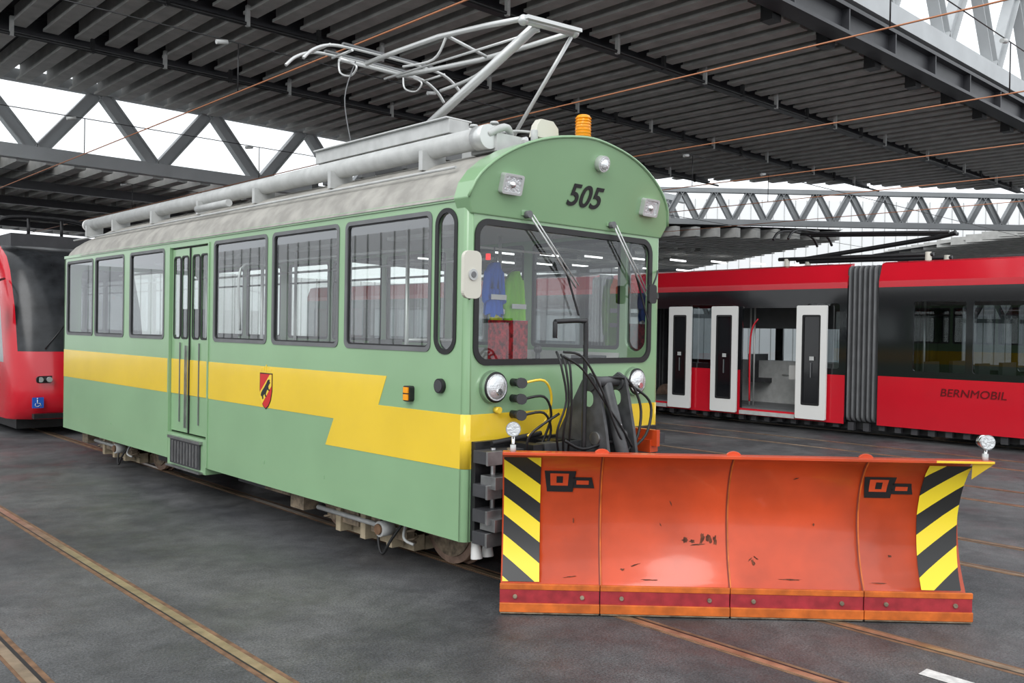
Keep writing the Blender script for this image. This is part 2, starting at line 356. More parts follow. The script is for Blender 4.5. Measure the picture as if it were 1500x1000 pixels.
# crest (town arms)
b=B('town_arms',tr)
CR=mat('arms_red',(.60,.02,.02),.35);CY=mat('arms_yellow',(.85,.6,.05),.35)
cx,cz=2.98,1.33
sh=[(-.125,.17),(.125,.17),(.125,0),(.10,-.09),(.055,-.15),(0,-.18),(-.055,-.15),(-.10,-.09),(-.125,0)]
b.plate([(cx+p[0],cz+p[1]) for p in sh],[],.003,T(-HW-.005,0,0)@MS,RUBBER)
b.plate([(cx+p[0]*.93,cz+p[1]*.94) for p in sh],[],.003,T(-HW-.0065,0,0)@MS,CR)
b.plate([(cx+.116,cz-.02),(cx+.100,cz-.085),(cx+.066,cz-.130),(cx-.116,cz+.05),(cx-.116,cz+.158),(cx-.08,cz+.158)],[],.003,T(-HW-.008,0,0)@MS,CY)
bear=[(.085,-.045),(.075,-.02),(.05,.005),(.02,.03),(-.01,.06),(-.035,.09),(-.06,.10),(-.075,.095),(-.07,.08),(-.085,.072),(-.065,.058),(-.05,.04),(-.055,.02),(-.075,.01),(-.06,.0),(-.035,.012),(-.02,-.005),(-.005,-.03),(-.02,-.05),(0,-.055),(.015,-.03),(.04,-.045),(.035,-.07),(.055,-.078),(.062,-.055)]
b.plate([(cx+p[0]*1.12,cz+p[1]*1.12) for p in bear],[],.003,T(-HW-.0095,0,0)@MS,RUBBER)
for i in range(5):b.box(-HW-.006,-HW-.003,cx-.10+i*.046,cx-.085+i*.046,cz+.19,cz+.25-.02*abs(i-2),CY)
b.done()
# roof equipment
b=B('roof_resistor_tube',tr)
b.cyl((-.74,.35,3.43),(-.74,9.35,3.43),.085,LGREY,20);b.cyl((-.74,.22,3.43),(-.74,.35,3.43),.095,ALU,20);b.cyl((-.74,9.35,3.43),(-.74,9.40,3.43),.09,WHITE,20)
for y in(.9,2.3,3.8,5.2,6.6,8.0,9.1):b.box(-.86,-.62,y,y+.05,3.24,3.40,LGREY)
b.cyl((-1.0,.3,3.17),(-1.0,9.2,3.17),.012,LGREY,8);b.cyl((-.95,4.2,3.27),(-.95,5.0,3.27),.04,LGREY,12)
b.tube([(-.74,.24,3.45),(-.6,.2,3.52),(-.45,.3,3.5),(-.3,.5,3.48)],.03,LGREY)
for x,y in((-.62,.3),(-.5,.45),(-.66,.5)):
    for k in range(4):b.cyl((x,y,3.45+k*.035),(x,y,3.47+k*.035),.04,LGREY,12,r2=.03)
b.box(-.68,-.42,.2,.5,3.33,3.47,LGREY)
b.done()
b=B('roof_walkway_box',tr,bevel=.005)
b.box(-.55,-.33,.95,3.1,3.60,3.72,LGREY)
b.box(-.58,-.30,.95,3.1,3.72,3.735,ALU)
for y in(1.0,1.6,2.3,2.95):b.box(-.52,-.36,y,y+.06,3.38,3.6,MGREY)
b.box(-.60,-.35,3.1,6.0,3.46,3.50,LGREY)
for y in(3.2,4.3,5.4):b.box(-.5,-.45,y,y+.05,3.36,3.46,MGREY)
b.box(.33,.55,.95,3.1,3.55,3.68,LGREY)
for y in(1.0,2.95):b.box(.4,.46,y,y+.06,3.38,3.56,MGREY)
b.done()
b=B('horn',tr,bevel=.01)
b.plate([(-.15,0),(.13,0),(.12,.10),(.06,.15),(-.08,.15),(-.12,.10)],[],.07,T(-.14,.22,3.50)@MF,CREAM)
b.cyl((-.14,.22,3.42),(-.14,.22,3.51),.05,LGREY,12)
b.tube([(-.5,.35,3.52),(-.35,.33,3.55),(-.22,.26,3.55)],.012,LGREY)
b.cyl((-.28,.2,3.44),(-.28,.2,3.55),.03,LGREY,10)
b.done()
b=B('beacon_lamp',tr)
b.cyl((.14,.06,3.44),(.14,.06,3.53),.06,ALU,20);b.cyl((.14,.06,3.53),(.14,.06,3.705),.064,AMBER,24,r2=.058);b.sphere((.14,.06,3.705),.058,AMBER,1,1,.35)
for k in range(7):b.cyl((.14,.06,3.545+k*.024),(.14,.06,3.55+k*.024),.067,AMBER,24)
b.done()
# pantograph
b=B('pantograph',tr)
b.cyl((-.30,.35,4.46),(.34,.35,4.50),.032,ALU,12)
b.beam((-.30,.30,4.47),(.34,.30,4.51),.05,.03,ALU);b.sphere((-.28,.35,4.46),.045,ALU);b.sphere((.32,.35,4.50),.045,ALU)
b.cyl((-.05,2.3,3.72),(-.1,.38,4.47),.042,ALU,16)
b.cyl((.28,1.1,3.66),(.30,.36,4.47),.018,ALU,10)
b.cyl((-.42,2.55,3.72),(.42,2.55,3.72),.03,ALU);b.cyl((-.35,1.1,3.72),(.42,1.1,3.64),.025,ALU)
b.box(-.1,.02,2.1,2.7,3.5,3.78,MGREY)
for x in(-.4,.4):b.cyl((x,1.0,3.7),(x,3.2,3.7),.025,ALU)
for x,y in((-.42,1.1),(.42,1.1),(-.42,3.0),(.42,3.0)):
    for k in range(5):b.cyl((x,y,3.42+k*.05),(x,y,3.45+k*.05),.05,CREAM,12,r2=.035)
b.tube([(-.26,.35,4.48),(-.24,1.5,4.60),(-.2,2.75,4.62)],.025,ALU,8,2)
b.tube([(.30,.35,4.50),(.26,1.5,4.50),(.2,2.75,4.58)],.025,ALU,8,2)
b.cyl((-.05,.4,4.44),(.0,2.7,4.50),.012,ALU,8)
b.cyl((-.25,1.4,4.59),(.27,1.4,4.50),.015,ALU,8)
b.cyl((-.5,2.75,4.60),(.5,2.75,4.60),.020,ALU)
for y in(2.62,2.95):
    b.tube([(-.98,y,4.48),(-.88,y,4.58),(-.72,y,4.66),(-.5,y,4.69),(0,y,4.70),(.5,y,4.69),(.72,y,4.66),(.88,y,4.58),(.98,y,4.48)],.016,ALU)
    b.box(-.55,.55,y-.02,y+.02,4.705,4.725,MGREY)
for x in(-.7,-.45,.45,.7):b.cyl((x,2.60,4.67),(x,2.97,4.67),.013,ALU,8)
for x in(-.4,.4):
    b.tube([(x,2.75,4.60),(x,2.6,4.52),(x,2.7,4.45),(x,2.9,4.52),(x,2.93,4.66)],.010,ALU,6)
b.tube([(-.42,1.8,4.35),(-.3,1.5,4.38),(-.24,1.4,4.57)],.012,LGREY);b.tube([(.1,1.9,4.25),(.12,1.4,4.3),(.25,1.2,4.5)],.016,LGREY)
b.tube([(-.35,2.7,4.6),(-.5,2.65,4.2),(-.45,2.6,3.75)],.006,MGREY,6)
b.done()
# interior
b=B('interior',tr)
b.box(-1.07,1.07,.06,L-.06,.86,.90,DGREY)
b.box(-1.05,1.05,.06,L-.06,2.86,2.90,INT)
for sx in(-1,1):
    if sx>0:b.box(1.05,1.075,.42,L-.06,.9,1.76,INT)
    else:b.box(-1.075,-1.05,.42,4.25,.9,1.76,INT);b.box(-1.075,-1.05,5.38,L-.06,.9,1.76,INT)
def seat(x,y,f=1,h=1.98,S=SEAT):
    b.box(x-.22,x+.22,y-.21,y+.21,1.28,1.37,S);b.box(x-.21,x+.21,y+f*.17,y+f*.24,1.37,h,S);b.box(x-.04,x+.04,y-.04,y+.04,.9,1.28,MGREY)
seat(.17,.75,h=2.04)
for q in((-.7,2.1),(.7,2.3),(.7,3.4),(.7,6.3),(-.7,6.5),(.7,7.6),(-.7,7.8)):seat(*q,h=1.82,S=MGREY)
b.box(-1.0,1.0,.08,.42,.9,1.60,MGREY);b.box(-.5,.2,.15,.45,1.60,1.66,INT);b.cyl((-.1,.3,1.66),(-.1,.3,1.78),.02,BLACK);b.sphere((-.1,.3,1.80),.035,BLACK)
b.box(.30,.55,.12,.3,1.6,1.75,BLACK);b.cyl((-.7,.25,1.6),(-.7,.25,1.72),.05,LGREY)
for x,y in((-.55,1.5),(.55,1.5),(-.6,4.1),(-.6,5.5),(.2,4.8)):b.cyl((x,y,.9),(x,y,2.86),.018,ALU)
for x in(-.55,.55):b.cyl((x,1.5,2.65),(x,8.6,2.65),.015,ALU)
b.cyl((-.55,1.5,1.85),(.0,1.5,1.85),.015,ALU)
b.box(.15,1.05,1.55,1.58,.9,1.75,INT)
b.tube([(-.95,3.9,1.9),(-.95,3.9,2.55),(-.6,3.9,2.6)],.014,ALU)
b.box(.55,.95,8.6,9.0,.9,2.2,MGREY)
for y in(2.,4.,6.,8.):b.box(-.08,.08,y-.5,y+.5,2.83,2.86,WHITE)
b.done()
# hanging work clothes
def garment(name,cx,y,z0,z1,w,m,strips,sleeves=True):
    g=B(name,tr)
    n=10;rows=[(z1,.22),(z1-.03,.55),(z1-.08,.9),(z1-.25,.86),((z0+z1)/2,.9),(z0,1.0)]
    for sgn in(-1,1):
        prev=None
        for z,k in rows:
            r=[g.bm.verts.new((cx+w/2*k*(2*i/n-1),y+sgn*(.05*math.sqrt(max(0,1-(2*i/n-1)**2))+.02*math.sin(i*2.3+z*9)),z+.02*math.sin(i*1.7)*(z<z1-.3))) for i in range(n+1)]
            if prev:
                for i in range(n):g.face([prev[i],prev[i+1],r[i+1],r[i]],m,True)
            prev=r
    if sleeves:
        for s in(-1,1):g.tube([(cx+s*w*.36,y,z1-.08),(cx+s*w*.48,y,z1-.3),(cx+s*w*.46,y-.02,z0+.12)],.035,m,8)
    for z in strips:g.box(cx-w/2*.9,cx+w/2*.9,y-.072,y-.066,z,z+.045,GREYR)
    g.tube([(cx-.1,y,z1-.03),(cx,y,z1+.03),(cx,y,z1+.1),(cx,y,z1+.14)],.006,MGREY,6)
    g.done()
garment('hanging_blue_jacket',.03,1.0,2.08,2.55,.20,BLUE,[2.22])
garment('hanging_vest',.42,1.15,1.80,2.50,.20,LIME,[2.0,2.15])
garment('hanging_yellow_jacket',.24,1.20,2.0,2.5,.10,HIY,[2.1],False)
b=B('coat_rail',tr);b.cyl((-.2,1.05,2.68),(.8,1.05,2.68),.012,ALU);b.cyl((-.2,1.05,2.68),(-.2,1.05,2.86),.012,ALU);b.cyl((.8,1.05,2.68),(.8,1.05,2.86),.012,ALU)
b.cyl((-.22,.8,2.55),(-.22,.8,2.6),.02,mat('red_lamp',(.8,.02,.02),.3,emis=(1,.02,.02),es=1.5));b.done()
# underframe / bogies
b=B('underframe',tr)
b.box(-1.0,1.0,.3,8.9,.44,.60,BLACK)
b.box(-.85,-.3,3.0,4.1,.28,.45,DGREY);b.box(-.85,-.3,5.5,6.3,.25,.45,BLACK);b.box(-.9,-.6,2.9,3.4,.3,.42,IRON)
b.done()
MAGB=mat('brake_magnet',(.46,.38,.26),.8,var=.4,vscale=12)
def bogie(yc):
    b=B('bogie',tr)
    for yy in(yc-.84,yc+.84):
        for sx in(-1,1):
            x=sx*.5
            b.cyl((x-.05*sx,yy,.335),(x+.05*sx,yy,.335),.33,WHEEL,40)
            b.cyl((x-.05*sx,yy,.335),(x-.07*sx,yy,.335),.355,WHEEL,40)
            b.cyl((x+.05*sx,yy,.335),(x+.065*sx,yy,.335),.27,IRON,32);b.cyl((x+.06*sx,yy,.335),(x+.2*sx,yy,.335),.09,IRON,20)
            b.box(x+sx*.15-.08,x+sx*.15+.09,yy-.13,yy+.13,.26,.46,IRON)
        b.cyl((-.5,yy,.335),(.5,yy,.335),.07,IRON)
    for sx in(-1,1):
        x=sx*.80
        b.box(x-.05,x+.05,yc-1.1,yc+1.1,.34,.44,IRON)
        b.box(x-.04,x+.04,yc-.62,yc-.1,.18,.32,IRON);b.box(x-.04,x+.04,yc+.1,yc+.62,.18,.32,IRON)
        b.box(sx*.5-.05,sx*.5+.06,yc-.5,yc+.5,.05,.17,MAGB)
        b.box(sx*.66-.05,sx*.66+.06,yc-.55,yc+.55,.07,.20,MAGB)
        for k in(-.4,0,.4):b.box(x-.06,x+.06,yc+k-.04,yc+k+.04,.10,.40,MAGB)
        for kk in(-.62,.62):
            b.tube([(x+.06*math.cos(t*.9),yc+kk+.06*math.sin(t*.9),.16+t*.0105) for t in range(26)],.011,IRON,6,1)
        b.cyl((x,yc-.45,.3),(x,yc-.45,.45),.07,IRON);b.cyl((x,yc+.45,.3),(x,yc+.45,.45),.07,IRON)
        b.cyl((x+sx*.06,yc-.5,.26),(x+sx*.06,yc+.75,.26),.022,LGREY)
        b.cyl((x+sx*.08,yc-.45,.28),(x+sx*.2,yc-.45,.28),.065,LGREY if sx<0 else IRON,16);b.cyl((x+sx*.2,yc-.45,.28),(x+sx*.22,yc-.45,.28),.045,RRUST,12)
        b.tube([(x,yc-.25,.42),(x+sx*.1,yc-.3,.18),(x+sx*.14,yc-.42,.06),(x+sx*.12,yc-.52,.2),(x,yc-.6,.4)],.012,RUBBER)
        b.tube([(x,yc-.6,.42),(x+sx*.13,yc-.7,.25),(x+sx*.1,yc-.8,.2)],.012,LGREY)
        b.box(x-.1,x+.06,yc+.95,yc+1.2,.2,.4,IRON)
    b.done()
bogie(1.68);bogie(7.85)
# front equipment
b=B('front_mount_frame',tr,bevel=.004)
b.box(-1.06,1.04,-.05,-.004,.42,1.14,BLACK)
for z in(1.04,.80,.62,.46):
    b.box(-1.08,-.45,-.20,-.05,z-.045,z+.045,DGREY);b.box(-1.09,-.95,-.22,-.20,z-.05,z+.05,STEEL)
    b.box(.4,1.02,-.16,-.05,z-.045,z+.045,DGREY)
b.box(-.72,-.62,-.3,-.05,.42,1.12,BLACK);b.box(-.45,.45,-.25,-.05,.5,1.12,BLACK)
for z in(.85,.55):b.box(-1.05,-.80,-.26,-.10,z-.03,z+.06,STEEL)
b.cyl((-.85,-.2,.42),(-.85,-.2,1.1),.03,IRON);b.cyl((-.95,-.12,.42),(-.95,-.12,1.1),.02,STEEL)
b.cyl((-.97,.04,.43),(-.97,.02,.27),.03,WHITE,12,r2=.045);b.cyl((-.86,.04,.43),(-.86,.02,.27),.03,WHITE,12,r2=.045)
b.cyl((-.95,-.1,1.13),(-.45,-.1,1.17),.02,RUBBER)
FR=mat('mount_frame_grey',(.075,.078,.082),.45,var=.5,vscale=10)
for x in(-.20,.12):
    b.plate([(-.50,.45),(-.05,.45),(-.05,1.15),(-.30,1.58),(-.38,1.64),(-.46,1.60),(-.55,1.2),(-.60,.9),(-.60,.5)],[rrect(-.42,1.38,-.3,1.5,.05)],.03,T(x,0,0)@MS,FR)
    b.cyl((x-.03,-.39,1.56),(x+.03,-.39,1.56),.06,FR,16);b.cyl((x-.03,-.45,1.15),(x+.03,-.45,1.15),.05,STEEL,16)
b.cyl((-.22,-.39,1.57),(.14,-.39,1.57),.04,FR);b.cyl((-.04,-.39,1.55),(-.04,-.60,.95),.05,FR);b.cyl((-.04,-.52,1.25),(-.04,-.62,.80),.03,CHROME)
b.box(-.20,.12,-.30,-.26,.9,1.35,FR)
b.box(-.30,.35,-.62,-.05,.45,.60,BLACK)
b.box(-.60,.45,-.30,-.20,1.02,1.12,FR)
b.tube([(-.62,-.40,2.02),(-.33,-.40,2.03),(-.29,-.40,1.98),(-.29,-.40,1.5),(-.29,-.40,.95)],.018,BLACK,10,4)
b.tube([(-.62,-.40,2.02),(-.62,-.40,1.9)],.018,BLACK)
b.box(.38,.48,-.5,-.05,1.0,1.1,ORANGE);b.box(.40,.44,-.55,-.3,1.05,1.18,ORANGE)
b.done()
b=B('hydraulic_hoses',tr)
for k,(x,z) in enumerate(((-.66,1.56),(-.66,1.44),(-.66,1.32))):
    b.cyl((x,0,z),(x,-.09,z),.03,BLACK,14);b.cyl((x,-.09,z),(x-.02,-.13,z),.04,DGREY,14)
    b.tube([(x,-.12,z),(x+.12,-.22,z+.02),(x+.22,-.2,z-.12),(x+.2,-.15,z-.30),(x+.05+.1*k,-.12,z-.40)],.010,YEL if k==0 else RUBBER)
b.cyl((-.83,0,1.36),(-.83,-.05,1.36),.025,YEL,12)
for k in range(3):
    o_=.045*k
    b.tube([(-.58+o_,-.38,1.80-.02*k),(-.60+o_,-.45,1.70),(-.55+o_*.6,-.46,1.45),(-.60+o_*1.5,-.42,1.22),(-.5+o_,-.35,1.02)],.009,RUBBER)
for k in range(2):
    b.tube([(-.55,-.42,1.80-.03*k),(-.40,-.48,1.76-.09*k),(-.22+.05*k,-.52,1.50-.10*k),(-.12+.06*k,-.56,1.25),(-.02+.08*k,-.58,1.08)],.009,RUBBER)
for k in range(2):
    b.tube([(-.02+.06*k,-.40,1.6),(.14+.10*k,-.46,1.58-.07*k),(.25+.13*k,-.50,1.38),(.20+.10*k,-.52,1.15),(.05,-.52,1.02)],.011,RUBBER)
b.tube([(-.56,-.4,1.35),(-.75,-.3,1.2),(-.72,-.25,1.05),(-.5,-.2,1.02)],.010,RUBBER);b.tube([(-.5,-.4,1.15),(-.35,-.45,1.08),(-.1,-.5,1.12),(.1,-.5,1.04)],.012,RUBBER)
b.done()
# ---------------------------------------------------------------- SNOW PLOW
pl=empty('snow_plow',(-1.13,-.39,.008),math.atan2(-.693,.721))
PR=[(.0,.0),(.0,.20),(.035,.26),(.085,.36),(.12,.48),(.14,.60),(.145,.70),(.13,.80),(.10,.90),(.05,1.0),(-.01,1.07),(-.045,1.10)]
def py(z):
    for (y0,z0),(y1,z1) in zip(PR,PR[1:]):
        if z<=z1:
            t=(z-z0)/max(1e-6,z1-z0);return y0+(y1-y0)*t
    return PR[-1][0]
def strip(b,s0,s1,z0,z1,m,off,n=14,s0t=None,s1t=None,th=0):
    prev=None
    for i in range(n+1):
        t=i/n;z=z0+(z1-z0)*t
        a=s0+((s0t-s0)*t if s0t is not None else 0);c=s1+((s1t-s1)*t if s1t is not None else 0)
        r=[b.bm.verts.new((a,py(z)-off,z)),b.bm.verts.new((c,py(z)-off,z))]
        if prev:b.face([prev[0],prev[1],r[1],r[0]],m,True)
        prev=r
b=B('blade',pl)
strip(b,.02,3.20,.19,1.10,ORANGE,0,24)
strip(b,.02,3.20,.19,1.10,ORANGE,-.02,24)
for s in(.02,3.20):
    for i in range(24):
        z=.19+.91*i/24;z2=.19+.91*(i+1)/24
        b.poly([(s,py(z),z),(s,py(z)+.02,z),(s,py(z2)+.02,z2),(s,py(z2),z2)],ORANGE)
b.done()
b=B('blade_seams',pl)
for s in(.70,1.59,2.50):strip(b,s-.005,s+.005,.20,1.09,SEAM,.003);strip(b,s+.005,s+.014,.20,1.09,ORANGE2,.0025)
b.done()
b=B('scratches_and_dent_shade',pl)  # scratches, plus a central dark cluster painted in place of the dent's shade
def dark_mark(s,z,w,h,rot=0):
    n=15;pts=[]
    for i in range(n):
        a=2*math.pi*i/n;k=.4+.6*random.random();dx=w/2*k*math.cos(a);dz=h/2*k*math.sin(a)
        dx,dz=dx*math.cos(rot)-dz*math.sin(rot),dx*math.sin(rot)+dz*math.cos(rot)
        pts.append((s+dx,py(z+dz)-.0035,z+dz))
    for i in range(n):b.poly([(s,py(z)-.0035,z),pts[i],pts[(i+1)%n]],RUST_DENT)
for q in((1.30,.50,.06,.05,.3),(1.35,.49,.05,.03,0),(1.42,.51,.04,.09,-.2),(1.47,.51,.05,.07,.2),(1.51,.50,.03,.10,0),(1.40,.47,.14,.015,.1),(1.77,.36,.03,.05,.2),(1.79,.39,.06,.012,-.6),(1.75,.38,.05,.01,.7),(2.2,.62,.02,.03,0),(.95,.33,.10,.01,.3),(.86,.30,.04,.02,0),(2.72,.42,.03,.02,0),(.52,.62,.012,.05,0),(2.02,.26,.20,.012,0),(1.05,.24,.16,.01,0),(.5,.25,.12,.01,.1),(2.62,.25,.14,.01,0),(1.2,.75,.01,.06,.4),(2.05,.95,.05,.01,.3),(1.13,.60,.01,.04,.4)):dark_mark(*q)
b.done()
b=B('hazard_panels',pl);strip(b,.03,.285,.215,1.075,HZL,.004);strip(b,2.90,3.17,.215,1.07,HZR,.004,s1t=3.22,s0t=2.93);b.done()
b=B('maker_marks',pl)
for s in(.31,2.52):
    strip(b,s+.02,s+.20,.82,.975,RUBBER,.005,8,s+.0,s+.22)
    strip(b,s+.20,s+.35,.85,.93,RUBBER,.005,6,s+.20,s+.33)
    strip(b,s+.045,s+.165,.865,.955,ORANGE,.0065,6,s+.04,s+.17)
    strip(b,s+.085,s+.13,.885,.935,RUBBER,.008,5)
    strip(b,s+.225,s+.31,.875,.905,ORANGE,.0065,3)
b.done()
b=B('cutting_edge',pl,bevel=.004)
for i,(s0,s1) in enumerate(((.015,.70),(.705,1.59),(1.595,2.50),(2.505,3.24))):
    b.box(s0,s1,-.03,.0,.012,.075,ORANGE2);b.box(s0,s1,-.022,.0,.165,.205,ORANGE2)
    b.box(s0,s1-.002,-.018,.02,.07,.17,TREAD)
    b.box(s0+.004,s1-.004,-.025,.03,.0,.02,IRON)
for s in(.12,.58,.85,1.45,1.75,2.35,2.65,3.12):b.cyl((s,-.018,.12),(s,-.035,.12),.016,IRON,8)
b.done()
b=B('top_flange',pl,bevel=.003)
b.box(.02,3.34,-.07,.03,1.095,1.115,ORANGE);b.box(.02,3.20,.03,.05,1.06,1.11,ORANGE)
b.poly([(3.2,-.05,1.095),(3.34,-.06,1.095),(3.22,-.0,.98)],YEL)
for s in(.70,1.6,2.5):
    b.plate([(s+.05*math.cos(a),1.112+.03*math.sin(a)) for a in[math.pi*k/8 for k in range(9)]],[],.02,T(0,0,0)@MF,ORANGE)
b.box(2.95,3.34,-.072,-.068,1.097,1.113,YEL)
b.done()
b=B('marker_lamps',pl)
for s,z in((.09,1.27),(3.30,1.24)):
    b.cyl((s,-.02,1.11),(s,-.02,z-.05),.012,CHROME,8);b.cyl((s,-.05,z),(s,.02,z),.052,CHROME,20,r2=.035);b.cyl((s,-.05,z),(s,-.056,z),.046,LENS,20);b.sphere((s,.015,z),.045,CHROME,1,.8,1);b.cyl((s,-.02,1.11),(s,-.02,1.16),.02,LGREY,10)
b.done()
b=B('back_frame',pl)
for s in(.4,1.1,1.6,2.1,2.8):
    fr_=[(py(z)+.022,z) for z in(.2,.3,.4,.5,.6,.7,.8,.9,1.0)]
    b.plate(fr_+[(.14,1.0),(.20,.85),(.24,.6),(.30,.35),(.30,.2)],[],.02,T(s,0,0)@MS,BLACK)
b.box(.3,2.9,.2,.30,.42,.54,BLACK);b.box(.3,2.9,.2,.26,.85,.92,ORANGE)
b.box(1.3,1.8,.28,.9,.40,.55,BLACK);b.cyl((1.0,.25,.5),(1.45,.9,.5),.04,CHROME);b.cyl((2.2,.25,.5),(1.7,.9,.5),.04,CHROME)
b.cyl((1.55,.3,.0),(1.55,.3,.42),.05,BLACK);b.cyl((.5,.26,.0),(.5,.26,.42),.04,BLACK);b.cyl((2.7,.26,.0),(2.7,.26,.42),.04,BLACK)
b.done()
# ---------------------------------------------------------------- RED TRAM (right, side view)
rt=empty('red_articulated_tram')
XS=11.6;XE=13.95
b=B('body_shell',rt)
def sideplate(x,y0,y1,z0,z1,holes,m,th=.05):
    b.plate([(y0,z0),(y1,z0),(y1,z1),(y0,z1)],holes,th,T(x,0,0)@MS,m)
dA=rrect(7.75,.33,9.05,2.52,.03);dB=rrect(4.48,.33,5.82,2.52,.03)
sideplate(XS,3.45,9.6,.25,2.95,[dA,dB,rrect(5.98,1.3,7.6,2.6,.06),rrect(3.6,1.3,4.3,2.6,.05)],GBLACK)
sideplate(XE,3.45,9.6,.25,2.95,[rrect(3.7,1.3,6.2,2.6,.05),rrect(6.4,1.3,9.3,2.6,.05)],GBLACK)
sideplate(XS-.03,3.47,4.46,.25,1.18,[],RED,.02);sideplate(XS-.03,5.85,7.7,.25,1.18,[],RED,.02)
sideplate(XS-.035,3.47,9.6,.22,.36,[],RED,.02)
m2w=[(1.22,2.15),(-.55,1.10),(-2.4,-.7),(-4.2,-2.5),(-6.,-4.3)]
m3w=[(10.6,12.3),(12.5,14.2),(14.4,16.1),(16.3,18.0),(18.2,19.9),(20.1,21.8),(22.0,23.7)]
for xx in(XS,XE):
    sideplate(xx,-9,2.82,.25,2.95,[rrect(a,1.32,c,2.62,.05) for a,c in m2w],GBLACK)
    sideplate(xx,10.2,24.2,.25,2.95,[rrect(a,1.32,c,2.62,.05) for a,c in m3w],GBLACK)
sideplate(XS-.03,-9,2.80,.25,1.20,[],RED,.02);sideplate(XS-.03,10.2,24.2,.25,1.20,[],RED,.02)
sideplate(XS-.0,-9,2.80,2.93,3.0,[],RED,.05)
for y0,y1 in((3.45,9.6),(-9,2.82),(10.2,24.2)):
    for x,sg in((XS,1),(XE,-1)):
        P=[(x-.03*sg,2.90),(x-.03*sg,3.02),(x+.10*sg,3.36),(x+.25*sg,3.40),(x+.25*sg,2.90)]
        v0=[b.bm.verts.new((p[0],y0,p[1])) for p in P];v1=[b.bm.verts.new((p[0],y1,p[1])) for p in P]
        for i in range(5):j=(i+1)%5;b.face([v0[i],v0[j],v1[j],v1[i]],RED)
        b.face(v0,RED);b.face(v1[::-1],RED)
    b.box(XS+.2,XE-.2,y0,y1,3.0,3.1,DGREY);b.box(XS+.05,XE-.05,y0,y1,.30,.38,MGREY)
    b.box(XS+.05,XE-.05,y0,y1,2.70,2.74,INT)
b.box(XS,XE,-9,-8.96,.3,3.0,GBLACK);b.box(XS,XE,24.16,24.2,.3,3.0,RED)
b.done()
b=B('window_glass',rt)
for a,c in m2w+m3w+[(5.98,7.6),(3.6,4.3)]:
    b.poly([(XS-.005,a,1.3),(XS-.005,c,1.3),(XS-.005,c,2.62),(XS-.005,a,2.62)],GLASSD)
for a,c in m2w+m3w+[(3.7,6.2),(6.4,9.3)]:
    b.poly([(XE-.005,a,1.3),(XE-.005,c,1.3),(XE-.005,c,2.62),(XE-.005,a,2.62)],GLASSD)
b.done()
b=B('doors',rt,bevel=.004)
for a,c in((7.06,7.68),(5.86,6.52),(3.80,4.46)):
    b.plate(rrect(a,.26,c,2.56,.03),[rrect(a+.14,.55,c-.14,2.36,.03)],.05,T(XS-.14,0,0)@MS,WHITE)
    b.plate(rrect(a+.13,.54,c-.13,2.37,.03),[rrect(a+.16,.58,c-.16,2.33,.02)],.06,T(XS-.14,0,0)@MS,RUBBER)
    b.box(XS-.14,XS-.13,a+.15,c-.15,.57,2.35,GBLACK)
    b.box(XS-.165,XS-.15,(a+c)/2-.010,(a+c)/2+.010,1.1,1.4,MGREY)
    b.box(XS-.168,XS-.165,a+.26,a+.36,1.45,1.53,LGREY)
b.box(XS-.12,XS+.1,4.5,5.8,.24,.32,LGREY);b.box(XS-.12,XS+.1,7.75,9.0,.24,.32,LGREY)
b.done()
b=B('bellows',rt)
for yb in(2.84,9.6):
    for k in range(13):
        y=yb+.61*k/12;o_=.0 if k%2==0 else .06
        b.plate(rrect(XS+.02-o_,.28,XE-.02+o_,3.34,.12),[rrect(XS+.14,.45,XE-.14,2.9,.1)],.035,T(0,y,0)@MF,MGREY if k%2 else DGREY)
b.done()
b=B('interior',rt)
for y in(6.0,5.9,4.4,7.6,2.2,-.6,-2.4):b.cyl((12.2,y,.38),(12.2,y,2.7),.02,ALU)
b.tube([(11.8,5.75,.5),(11.8,5.75,1.9),(11.85,5.6,2.3)],.02,RED)
for y in(3.9,6.3,7.2,1.8,.9,0,-1,-2,-3,-4,-5):
    b.box(12.95,13.7,y-.2,y+.2,.85,.95,DGREY);b.box(12.95,13.7,y+.15,y+.22,.95,1.5,DGREY)
    b.box(11.75,12.3,y-.2,y+.2,.85,.95,DGREY) if y<3 else None
    b.box(11.75,12.3,y+.15,y+.22,.95,1.5,DGREY) if y<3 else None
b.box(13.3,13.8,4.2,7.2,.38,1.35,LGREY);b.box(13.25,13.3,4.4,5.3,.6,1.2,MGREY)
b.box(13.3,13.5,4.2,7.2,2.1,2.7,MGREY)
b.cyl((12.9,4.4,1.05),(12.9,5.6,1.05),.02,ALU);b.cyl((12.9,5.0,.4),(12.9,5.0,1.3),.03,ALU);b.box(12.3,12.45,4.9,5.1,1.0,1.3,INT)
b.done()
b=B('undercarriage',rt)
b.box(XS+.15,XE-.15,-9,24,.12,.3,BLACK)
for yc in(1.0,-5,8.2,14,21):
    for yy in(yc-.9,yc+.9):
        for x in(12.3,13.3):b.cyl((x-.05,yy,.33),(x+.05,yy,.33),.32,WHEEL,28)
        b.cyl((12.3,yy,.33),(13.3,yy,.33),.06,IRON)
    b.box(12.1,12.2,yc-1.2,yc+1.2,.2,.36,IRON)
for i in range(106):
    y=-8.8+i*.31;b.box(XS+.02,XS+.12,y,y+.12,.1+.05*random.random(),.26,DGREY)
b.done()
b=B('roof_equipment',rt,bevel=.01)
b.box(12.0,13.6,4.0,6.2,3.1,3.42,DGREY);b.box(12.0,13.6,6.6,9.2,3.1,3.36,MGREY);b.box(12.0,13.6,-2,1.0,3.1,3.45,DGREY);b.box(12.0,13.6,11,15,3.1,3.5,MGREY)
b.cyl((12.3,2.1,3.55),(12.3,5.4,3.6),.04,BLACK);b.cyl((13.2,2.1,3.55),(13.2,5.4,3.6),.04,BLACK)
